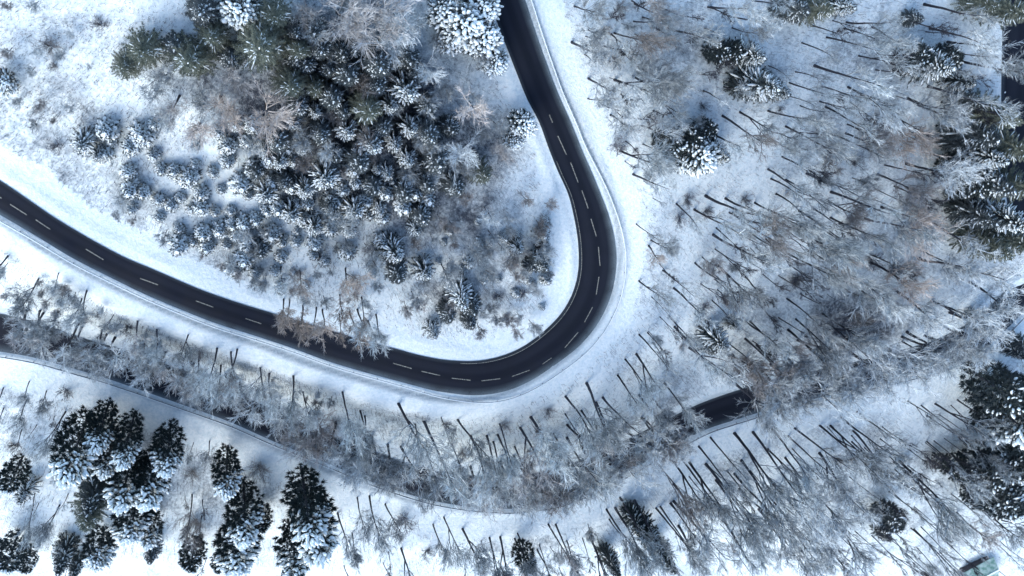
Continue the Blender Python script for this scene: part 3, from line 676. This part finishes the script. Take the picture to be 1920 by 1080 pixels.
# --- conifers: crown centre, width in pixels, height/width ratio, kind
CF = [(870,45,95,1.2,'pine_white'),(835,22,75,1.2,'pine_white'),(905,72,80,1.2,'pine_white'),(925,115,60,1.3,'pine_white'),(905,18,75,1.2,'pine_white'),(845,75,60,1.2,'pine_white'),
 (980,232,58,1.3,'pine_white'),(965,262,42,1.3,'pine_white'),(450,18,80,1.3,'pine_white'),
 (490,88,130,1.5,'fir_green'),(358,112,105,1.5,'fir_green'),(270,95,95,1.5,'fir_green'),(235,125,70,1.4,'fir_green'),(545,160,85,1.5,'fir_green'),(590,165,60,1.5,'fir_green'),(400,70,80,1.5,'fir_green'),(430,110,60,1.4,'fir_dark'),
 (762,168,85,1.4,'fir_star'),(730,195,60,1.4,'fir_star'),(685,205,90,1.5,'fir_green'),(705,120,95,1.5,'fir_dark'),(650,140,80,1.5,'fir_dark'),(620,185,70,1.5,'fir_dark'),(768,240,60,1.4,'fir_star'),(650,245,60,1.4,'fir_star'),(695,268,70,1.4,'fir_star'),(740,270,50,1.4,'fir_star'),(590,210,45,1.3,'fir_star'),(550,230,50,1.3,'fir_star'),
 (765,300,55,1.4,'fir_star'),(725,325,45,1.3,'fir_star'),(565,275,50,1.3,'fir_star'),(525,300,55,1.3,'fir_star'),(495,280,45,1.3,'fir_star'),(610,335,75,1.4,'fir_star'),(570,355,60,1.3,'fir_star'),(500,365,60,1.4,'fir_star'),(545,400,60,1.3,'fir_star'),(590,425,55,1.3,'fir_star'),(665,395,60,1.4,'fir_star'),(710,395,45,1.3,'fir_star'),(655,430,50,1.3,'fir_star'),(600,90,70,1.5,'fir_dark'),(555,110,62,1.4,'fir_dark'),(590,60,74,1.4,'fir_dark'),(615,130,54,1.4,'fir_dark'),(660,90,62,1.4,'fir_dark'),(700,160,74,1.4,'fir_dark'),(735,80,54,1.4,'fir_dark'),(775,140,62,1.4,'fir_dark'),(800,250,74,1.4,'fir_dark'),(640,210,54,1.4,'fir_dark'),(600,250,62,1.4,'fir_dark'),(820,300,74,1.4,'fir_dark'),(845,240,54,1.4,'fir_dark'),(555,60,62,1.4,'fir_dark'),(520,260,74,1.4,'fir_dark'),(575,120,60,1.5,'fir_dark'),(640,100,60,1.5,'fir_dark'),(760,110,70,1.5,'fir_dark'),(800,200,60,1.4,'fir_dark'),(560,200,60,1.4,'fir_dark'),(670,300,70,1.4,'fir_dark'),(715,240,60,1.4,'fir_dark'),(630,290,50,1.4,'fir_dark'),(755,360,60,1.4,'fir_dark'),(700,350,55,1.4,'fir_dark'),(480,320,50,1.4,'fir_dark'),(530,340,50,1.4,'fir_dark'),(620,390,50,1.4,'fir_dark'),(330,90,70,1.4,'fir_dark'),(510,30,90,1.5,'fir_green'),(380,20,80,1.4,'fir_dark'),(560,90,80,1.5,'fir_green'),(800,345,55,1.4,'fir_dark'),(900,325,65,1.4,'fir_green'),(850,350,60,1.4,'fir_dark'),(790,405,60,1.3,'fir_dark'),(780,430,45,1.3,'fir_star'),
 (735,470,68,1.4,'fir_star'),(742,508,66,1.5,'fir_dark'),(795,510,58,1.4,'fir_star'),(865,555,75,1.4,'fir_star'),(885,575,55,1.4,'fir_dark'),(840,590,50,1.3,'fir_dark'),(812,622,45,1.2,'fir_star'),(880,605,40,1.3,'fir_dark'),(970,463,42,1.3,'fir_star'),(1013,495,52,1.4,'fir_dark'),(1018,440,34,1.2,'young'),(1020,465,34,1.2,'fir_dark'),(995,500,34,1.2,'fir_dark'),
 (155,268,62,1.2,'fir_star'),(185,290,45,1.2,'fir_star'),(490,470,46,1.3,'fir_dark'),(8,155,52,1.3,'pine_white'),
 (145,840,88,1.9,'pine_snow'),(190,800,60,2.1,'pine_snow'),(205,850,56,2.0,'pine_snow'),(240,825,55,2.6,'pine_snow'),(235,900,72,2.0,'pine_snow'),(312,840,60,2.2,'pine_snow'),(285,895,75,1.9,'pine_snow'),(170,955,100,1.4,'fir_green'),(175,930,70,1.7,'fir_dark'),(248,970,70,1.5,'pine_snow'),(280,990,50,1.5,'pine_snow'),(186,1030,62,1.3,'pine_snow'),(285,1035,48,1.4,'fir_dark'),
 (424,885,60,1.9,'pine_snow'),(455,960,70,2.0,'pine_snow'),(450,1020,82,1.6,'pine_snow'),(490,970,40,2.0,'pine_dark'),(570,945,82,2.0,'pine_snow'),(590,985,86,1.8,'pine_snow'),(550,1030,70,1.8,'pine_snow'),(28,890,52,2.2,'pine_dark'),(45,925,55,1.4,'fir_star'),(20,1035,64,1.6,'pine_dark'),(50,1050,40,1.6,'pine_dark'),(120,1045,56,1.8,'fir_dark'),(140,1065,40,1.6,'fir_dark'),(362,1040,52,1.9,'pine_dark'),(412,1055,32,1.9,'pine_dark'),
 (1345,640,66,1.3,'fir_star'),(1330,650,45,1.2,'fir_dark'),(1376,608,34,1.2,'fir_star'),(1220,1010,62,2.5,'fir_dark'),(1195,980,46,2.2,'fir_dark'),(1245,1045,56,1.8,'fir_dark'),(985,1045,48,1.9,'pine_dark'),(1145,1055,50,1.7,'fir_dark'),(1665,970,62,1.2,'pine_dark'),(1658,1000,40,1.2,'fir_dark'),
 (1255,268,62,1.5,'pine_dark'),(1290,262,60,1.5,'pine_dark'),(1305,290,82,1.3,'pine_white'),(1275,300,55,1.3,'pine_snow'),(1345,290,62,1.3,'fir_star'),(1320,245,48,1.5,'pine_dark'),
 (1345,95,50,1.6,'pine_dark'),(1372,98,50,1.6,'pine_dark'),(1405,105,72,1.4,'fir_star'),(1425,160,100,1.3,'fir_star'),(1400,165,62,1.4,'fir_dark'),(1460,170,62,1.3,'fir_star'),
 (1490,20,72,1.4,'fir_dark'),(1530,18,80,1.4,'fir_green'),(1580,12,62,1.3,'fir_star'),(1745,125,92,1.3,'fir_star'),(1715,105,62,1.5,'pine_dark'),(1775,110,55,1.4,'pine_dark'),(1800,150,60,1.3,'fir_star'),(1715,35,42,1.2,'fir_dark'),(1890,20,90,1.4,'fir_green'),(1840,10,70,1.4,'fir_green'),(1815,190,62,1.4,'fir_dark'),
 (1865,215,95,1.5,'fir_green'),(1830,250,86,1.5,'fir_dark'),(1895,275,90,1.5,'fir_green'),(1850,290,80,1.5,'fir_star'),(1800,270,60,1.4,'fir_dark'),(1790,320,60,1.6,'pine_dark'),(1850,345,90,1.5,'fir_dark'),(1900,350,90,1.5,'fir_green'),(1880,410,95,1.5,'fir_star'),(1830,400,80,1.5,'fir_dark'),(1900,450,80,1.5,'fir_green'),(1850,460,90,1.5,'fir_green'),(1820,340,70,1.5,'pine_dark'),
 (1840,635,52,1.4,'fir_dark'),(1895,622,46,1.3,'fir_dark'),(1905,660,40,1.3,'fir_dark'),
 (1870,720,95,1.6,'pine_dark'),(1910,740,80,1.6,'pine_dark'),(1885,780,100,1.5,'pine_snow'),(1910,830,90,1.5,'pine_dark'),(1880,860,80,1.5,'pine_dark'),(1840,880,72,1.5,'pine_dark'),(1800,880,52,1.6,'pine_dark'),(1870,930,86,1.4,'pine_dark'),(1905,910,80,1.4,'pine_snow'),(1770,870,36,1.6,'pine_dark'),(1830,930,50,1.3,'pine_dark')]
NM = {'pine_snow': 'snowy_pine', 'pine_white': 'snowy_pine', 'pine_dark': 'pine_tree', 'fir_star': 'snowy_fir', 'fir_green': 'fir_tree', 'fir_dark': 'fir_tree', 'young': 'young_fir'}
for (x, y, wpx, rt, k) in CF:
    h = wpx / 10.5 * rt * 1.05
    p = at(x, y, h * 0.55); q = pxm((p.x, p.y, p.z + h * .5)); wd = wpx / q; h = wd * rt * (1.45 if k == 'pine_snow' and x < 700 else 1.1)
    p = at(x, y, h * 0.55)
    pr = PROTO[k][0]; R0 = {'pine_snow': 3.5, 'pine_white': 3.7, 'pine_dark': 3.4, 'fir_star': 3.5, 'fir_green': 3.9, 'fir_dark': 3.0, 'young': 1.6}[k]
    aw = math.atan2(p.y - 0, p.x - 0) + math.pi / 2 if x > 1000 else 0.25     # weather side: down the slope
    place(k, p, h, (1.02 if k == 'pine_snow' and x < 700 else 1.0) * (wd / 2) / (R0 * h / pr['H']), aw + random.uniform(-0.5, 0.5), name=NM[k], tilt=0.03)

# --- snow laden young firs on the slope inside the bend, saplings and shrubs
def scatter(n, boxes, kinds, hr, name, tries=60, gap=2.0, ws=(0.9, 1.2), litmin=0.0):
    pts = []; k = 0
    while k < n and tries * n > 0:
        tries -= 1.0 / n
        if tries < 0: break
        (x0, y0, x1, y1) = random.choices(boxes, [(b[2] - b[0]) * (b[3] - b[1]) for b in boxes])[0]
        p = at(random.uniform(x0, x1), random.uniform(y0, y1))
        if sample(EMING, p.x, p.y) < 2.2 or sample(CLEARG, p.x, p.y) < 0.9: continue
        if any((p.x - q.x) ** 2 + (p.y - q.y) ** 2 < gap * gap for q in pts): continue
        pts.append(p); k += 1
        place(random.choice(kinds), p, random.uniform(*hr), random.uniform(*ws), name=name, tilt=0.06)
scatter(85, [(230,290,560,400), (330,400,480,500), (480,400,720,470), (560,300,800,400), (180,230,330,300), (400,230,560,300)], ['young'], (2.4, 5.0), 'young_fir', gap=1.9)
scatter(4, [(0,0,200,120), (60,120,200,240), (0,200,120,290), (200,380,260,440), (180,20,300,90), (260,420,420,500)], ['shrub'], (0.8, 2.4), 'shrub', gap=3)
scatter(16, [(0,0,160,130), (60,60,180,240), (0,180,130,280), (200,370,300,440)], ['sapling', 'sapling', 'sapling_brown'], (2.0, 4.5), 'young_bare_tree', gap=2.5)
scatter(16, [(480,480,700,570), (820,400,1000,480), (880,480,1020,620), (760,540,860,620), (100,500,400,640)], ['shrub', 'shrub_brown'], (1.3, 2.6), 'shrub', gap=2.2)
scatter(22, [(1100,0,1320,380), (1180,380,1330,720), (1330,380,1700,560), (1450,200,1700,400), (700,760,1250,860), (1500,780,1750,980), (1350,440,1500,640)], ['shrub', 'shrub_brown'], (1.2, 2.8), 'shrub', gap=3.5)
random.seed(99)
scatter(36, [(1060,0,1250,380), (1200,0,1330,200)], ['slender'], (6, 11), 'slender_tree', gap=3.0)
scatter(150, [(1130,400,1420,700), (1330,380,1640,560), (1330,420,1560,640), (1440,100,1700,380), (1240,850,1600,1040), (1480,780,1740,1000), (1000,960,1240,1070), (1700,740,1860,1000), (1500,0,1800,200), (1050,760,1250,850)], ['slender'], (8, 17), 'slender_tree', gap=2.6, ws=(0.6, 1.0))
scatter(48, [(1660,930,1900,1075), (1480,990,1700,1075), (1620,820,1800,960), (1700,740,1830,860)], ['slender'], (8, 15), 'slender_tree', gap=2.4, ws=(0.6, 1.0))
scatter(30, [(0,700,130,940), (60,930,130,1060), (330,880,400,1060), (640,930,800,1070), (800,980,960,1070)], ['slender'], (4, 8), 'slender_tree', gap=2.4, ws=(0.9, 1.3))
scatter(16, [(1560,560,1760,700), (1600,350,1800,520), (1600,230,1780,330), (1120,860,1250,960)], ['shrub_brown', 'shrub'], (2.5, 4.5), 'shrub', gap=2.5)
scatter(34, [(1080,0,1330,360), (1180,400,1420,720), (1330,380,1700,560), (1450,200,1750,400), (900,780,1250,860), (1450,600,1800,720), (1250,850,1750,1060), (1000,960,1250,1060), (1520,0,1850,220)], ['sapling', 'sapling', 'sapling', 'sapling_brown'], (4, 8), 'young_bare_tree', gap=4)
scatter(60, [(560,0,930,330), (780,330,1010,560), (280,130,560,260)], ['sapling', 'sapling', 'sapling_brown'], (4, 8), 'young_bare_tree', gap=4)
scatter(60, [(420,420,760,570), (760,380,1030,600), (250,400,450,520), (880,560,1000,625)], ['sapling', 'sapling', 'sapling', 'sapling_brown'], (2.2, 5.5), 'young_bare_tree', gap=1.8)
scatter(46, [(450,400,700,540), (800,380,1030,560), (240,380,460,500), (960,420,1040,580)], ['young'], (1.6, 3.2), 'young_fir', gap=1.8)
scatter(30, [(0,480,500,660), (480,660,900,760)], ['sapling', 'sapling_brown'], (2.0, 4.5), 'young_bare_tree', gap=2.5)
for x, y, k, h in [(358,893,'shrub_brown',2.6),(365,985,'shrub_brown',2.8),(485,885,'shrub_brown',3.4),(760,985,'shrub',4.0),(840,800,'shrub',2.0),(868,856,'shrub_brown',2.4),(120,735,'shrub',2.2),(25,838,'shrub',1.6),(1555,305,'shrub_brown',3.2),(1605,420,'shrub_brown',4.2),(1505,530,'shrub',4.2),(1293,375,'shrub',2.4),(1280,410,'shrub',2.4),(1400,375,'shrub',2.2),(1325,400,'shrub',2),(1158,275,'shrub',3),(1790,1010,'shrub',1.5),(850,740+70,'shrub',1.5),(105,275,'shrub',1.8),(92,88,'shrub_brown',2.4),(800,1040,'shrub',2.5),(620,800,'shrub_brown',2.6),(595,760,'shrub',2)]:
    place(k, at(x, y, h * .5), h, 1.1, name='shrub')

# --- undergrowth: uncountable stems and dead grass poking out of the snow
random.seed(5); ug = MB(); cnt = 0
R2 = np.random.default_rng(5)
NB = 170000
qx, qy = R2.uniform(-40, 1960, NB), R2.uniform(-40, 1120, NB)
D_ = (RM @ np.stack([qx - 960, 540 - qy, np.full(NB, -F)])); t_ = (-CAM[2] - 3) / D_[2]; X_, Y_ = D_[0] * t_, D_[1] * t_
nz_ = vnoise(X_, Y_, 7.0, 77, 3) + 0.5
L_ = sample(LITSHADEG, X_, Y_); ok = (sample(CLEARG, X_, Y_) > 0.8) & (sample(EMING, X_, Y_) > 1.8)
ok &= R2.random(NB) < 0.02 + 0.6 * L_ + 1.1 * np.clip(nz_ - 0.52, 0, 1)
for x, y, L in zip(X_[ok], Y_[ok], L_[ok]):
    b_ = Vector((x, y, float(hgt(x, y)) - 0.03))
    if random.random() < 0.6:
        s_ = random.uniform(0.25, 1.0)
        for k in range(random.randint(2, 4)):
            an = random.uniform(0, 6.28); v = Vector((math.cos(an), math.sin(an), random.uniform(0.2, 1.6))).normalized()
            ug.spike(b_ + Vector((math.cos(an), math.sin(an), 0)) * 0.06, b_ + v * s_ * random.uniform(0.5, 1.2), 0.018)
    else:                                   # upright whips
        hh = random.uniform(1.0, 3.2) * (0.6 + 0.6 * L)
        top = b_ + Vector((random.uniform(-.3, .3), random.uniform(-.3, .3), hh)); ug.spike(b_, top, 0.03)
        for k in range(3):
            q = b_.lerp(top, random.uniform(0.3, 0.85)); ug.spike(q, q + Vector((random.uniform(-1, 1), random.uniform(-1, 1), random.uniform(0.4, 1.2))) * hh * 0.22, 0.016)
tag(link('undergrowth', ug.mesh('undergrowth', M['dry'])), 'thin dead stems and grass poking through the forest snow', 'undergrowth', kind='stuff')

# --- shed with the green roof in the lower right corner
c = at(1838, 1078, 2.5); shed = link('shed', None); shed.location = c; sh_rot = math.radians(28)
tag(shed, 'small timber shed with a pale green roof in the corner clearing', 'shed')
shed.rotation_euler = (0, 0, sh_rot)
mb = MB(); mb.box((0, 0, 1.0), 8.0, 6.0, 3.0); link('wall', mb.mesh('wall', M['timber']), shed)
mb = MB(); W_, D_ = 4.7, 3.7
for (z0, th) in ((2.55, 0.0), (2.70, 0.0)):
    mb.v += [Vector((-W_, -D_, z0)), Vector((W_, -D_, z0)), Vector((W_, D_, z0)), Vector((-W_, D_, z0)), Vector((-W_, 0, z0 + 1.1)), Vector((W_, 0, z0 + 1.1))]
mb.f = [(0, 4, 5, 1), (4, 3, 2, 5), (6, 7, 11, 10), (10, 11, 8, 9), (0, 1, 7, 6), (2, 3, 9, 8), (1, 5, 11, 7), (5, 2, 8, 11), (4, 0, 6, 10), (3, 4, 10, 9)]
rf = link('roof', mb.mesh('roof', M['roof']), shed)
mb = MB(); mb.box((0, 0, 3.86), 9.5, 0.5, 0.16); link('ridge_snow', mb.mesh('ridge_snow', M['snow'], False), rf)
mb = MB(); mb.box((1.0, -3.05, 0.9), 1.0, 0.1, 2.0); link('door', mb.mesh('door', M['bark']), shed)

# ------------------------------------------------------------------ labels
ZONES = [  # name, test on crown position (px of the 1920 frame)
 ('on the white upper left slope', lambda x, y: x < 210 and y < 300),
 ('in the green clump, upper left', lambda x, y: x < 560 and y < 200),
 ('in the brown patch, upper left', lambda x, y: x < 560 and y < 290 and x > 200),
 ('in the dark hollow at the top middle', lambda x, y: x < 830 and y < 220),
 ('beside the road near the top edge', lambda x, y: x < 1010 and y < 160),
 ('on the inner verge near the road', lambda x, y: 800 <= x < 1010 and y < 300),
 ('above the left straight', lambda x, y: x < 420 and 290 <= y < 520 and y < 300 + x),
 ('in the speckled wood inside the bend', lambda x, y: x < 620 and 200 <= y < 460),
 ('in the dark wood inside the bend', lambda x, y: x < 1010 and 200 <= y < 430),
 ('just inside the round of the bend', lambda x, y: 760 <= x < 1060 and 400 <= y < 650),
 ('on the bank above the road', lambda x, y: 450 <= x < 780 and 430 <= y < 690 and y < 560 + 0.2 * x),
 ('below the left straight near the frame edge', lambda x, y: x < 240 and y < 740),
 ('on the bank below the left straight', lambda x, y: x < 480 and y < 790),
 ('above the lower road left of centre', lambda x, y: x < 720 and y < 890),
 ('between the bend and the lower road', lambda x, y: x < 960 and y < 950 and x > 700),
 ('in the pine group at the lower left', lambda x, y: x < 360 and y > 740),
 ('near the tall pines, bottom left', lambda x, y: x < 660),
 ('at the bottom edge below the lower road', lambda x, y: x < 1110 and y > 940),
 ('right of the top straight', lambda x, y: x < 1330 and y < 350 and y < 220),
 ('outside the bend near the snow pine', lambda x, y: x < 1400 and y < 400),
 ('in the top right wood left part', lambda x, y: x < 1640 and y < 180),
 ('in the top right corner wood', lambda x, y: y < 180),
 ('in thin wood beyond the snow firs', lambda x, y: x < 1640 and y < 370),
 ('beside the dark firs at the right edge', lambda x, y: x >= 1640 and y < 370),
 ('on the open slope right of the bend', lambda x, y: x < 1420 and y < 590),
 ('on the slope of slanting trunks', lambda x, y: x < 1620 and y < 590),
 ('in the tangled wood by the right edge', lambda x, y: y < 590),
 ('below the bend right of the guard rail', lambda x, y: x < 1300 and y < 790),
 ('near the lower road gap', lambda x, y: x < 1480 and y < 800),
 ('in the right-hand tangle', lambda x, y: y < 740),
 ('over the lower road below the bend', lambda x, y: x < 1300 and y < 930),
 ('below the lower road, right half', lambda x, y: x < 1300),
 ('among parallel trunks below the gap', lambda x, y: x < 1480),
 ('in the grey wood near the bottom right', lambda x, y: x < 1680),
 ('left of the dark right edge pines', lambda x, y: y < 860 and x < 1800),
 ('among the dark right edge pines', lambda x, y: y < 930),
 ('in the lower right corner wood', lambda x, y: x < 1790),
 ('beside the green roofed shed', lambda x, y: True)]
DESC = {'bare_frost': ('frosted bare tree', 'tree', 'frosted bare trees of the hillside'), 'bare_tan': ('tan twigged bare tree', 'tree', 'tan twigged bare trees'), 'bare_brown': ('brownish bare tree', 'tree', 'brownish bare trees'),
        'bare_thin': ('thin crowned bare tree', 'tree', 'thin crowned bare trees'), 'slender': ('slender dark tree', 'tree', 'slender bare trees'),
        'sapling': ('grey sapling', 'young tree', 'young bare trees'), 'sapling_brown': ('brownish sapling', 'young tree', 'young bare trees'),
        'pine_snow': ('snow topped pine', 'pine tree', 'pines loaded with snow'), 'pine_white': ('white clumped snowy pine', 'pine tree', 'pines loaded with snow'), 'pine_dark': ('dark pine', 'pine tree', 'dark pines'),
        'fir_star': ('snow fingered fir', 'fir tree', 'snowy firs'), 'fir_green': ('green fir', 'fir tree', 'green firs'), 'fir_dark': ('dark fir', 'fir tree', 'dark firs'), 'young': ('small snow laden fir', 'young fir', 'small snow laden firs'),
        'shrub': ('grey leafless shrub', 'shrub', 'leafless shrubs'), 'shrub_brown': ('brown leafless shrub', 'shrub', 'leafless shrubs')}
ORD = ['', 'second ', 'third ', 'fourth ', 'fifth ', 'sixth ', 'seventh ', 'eighth ', 'ninth ', 'tenth ', 'eleventh ', 'twelfth ', 'thirteenth ', 'fourteenth ', 'fifteenth ', 'sixteenth ', 'seventeenth ', 'eighteenth ', 'nineteenth ', 'twentieth ']
byz = {}
for th in THINGS:
    zi = next(i for i, z in enumerate(ZONES) if z[1](th[2], th[3])); byz.setdefault((zi, th[1]), []).append(th)
for (zi, k), lst in byz.items():
    desc, cat, grp = DESC[k]; n = len(lst); lst.sort(key=lambda t: t[2])
    hs = sorted(t[4] for t in lst)
    for i, (o, _, x, y, h) in enumerate(lst):
        if n == 1: lab = desc
        elif i == 0: lab = 'leftmost ' + desc
        elif i == n - 1: lab = 'rightmost ' + desc
        elif i < n / 2: lab = ORD[min(i, 19)] + desc + ' from the left'
        else: lab = ORD[min(n - 1 - i, 19)] + desc + ' from the right'
        tag(o, lab + ' ' + ZONES[zi][0], cat, grp)
print('THINGS', len(THINGS), {k: sum(1 for t in THINGS if t[1] == k) for k in DESC})
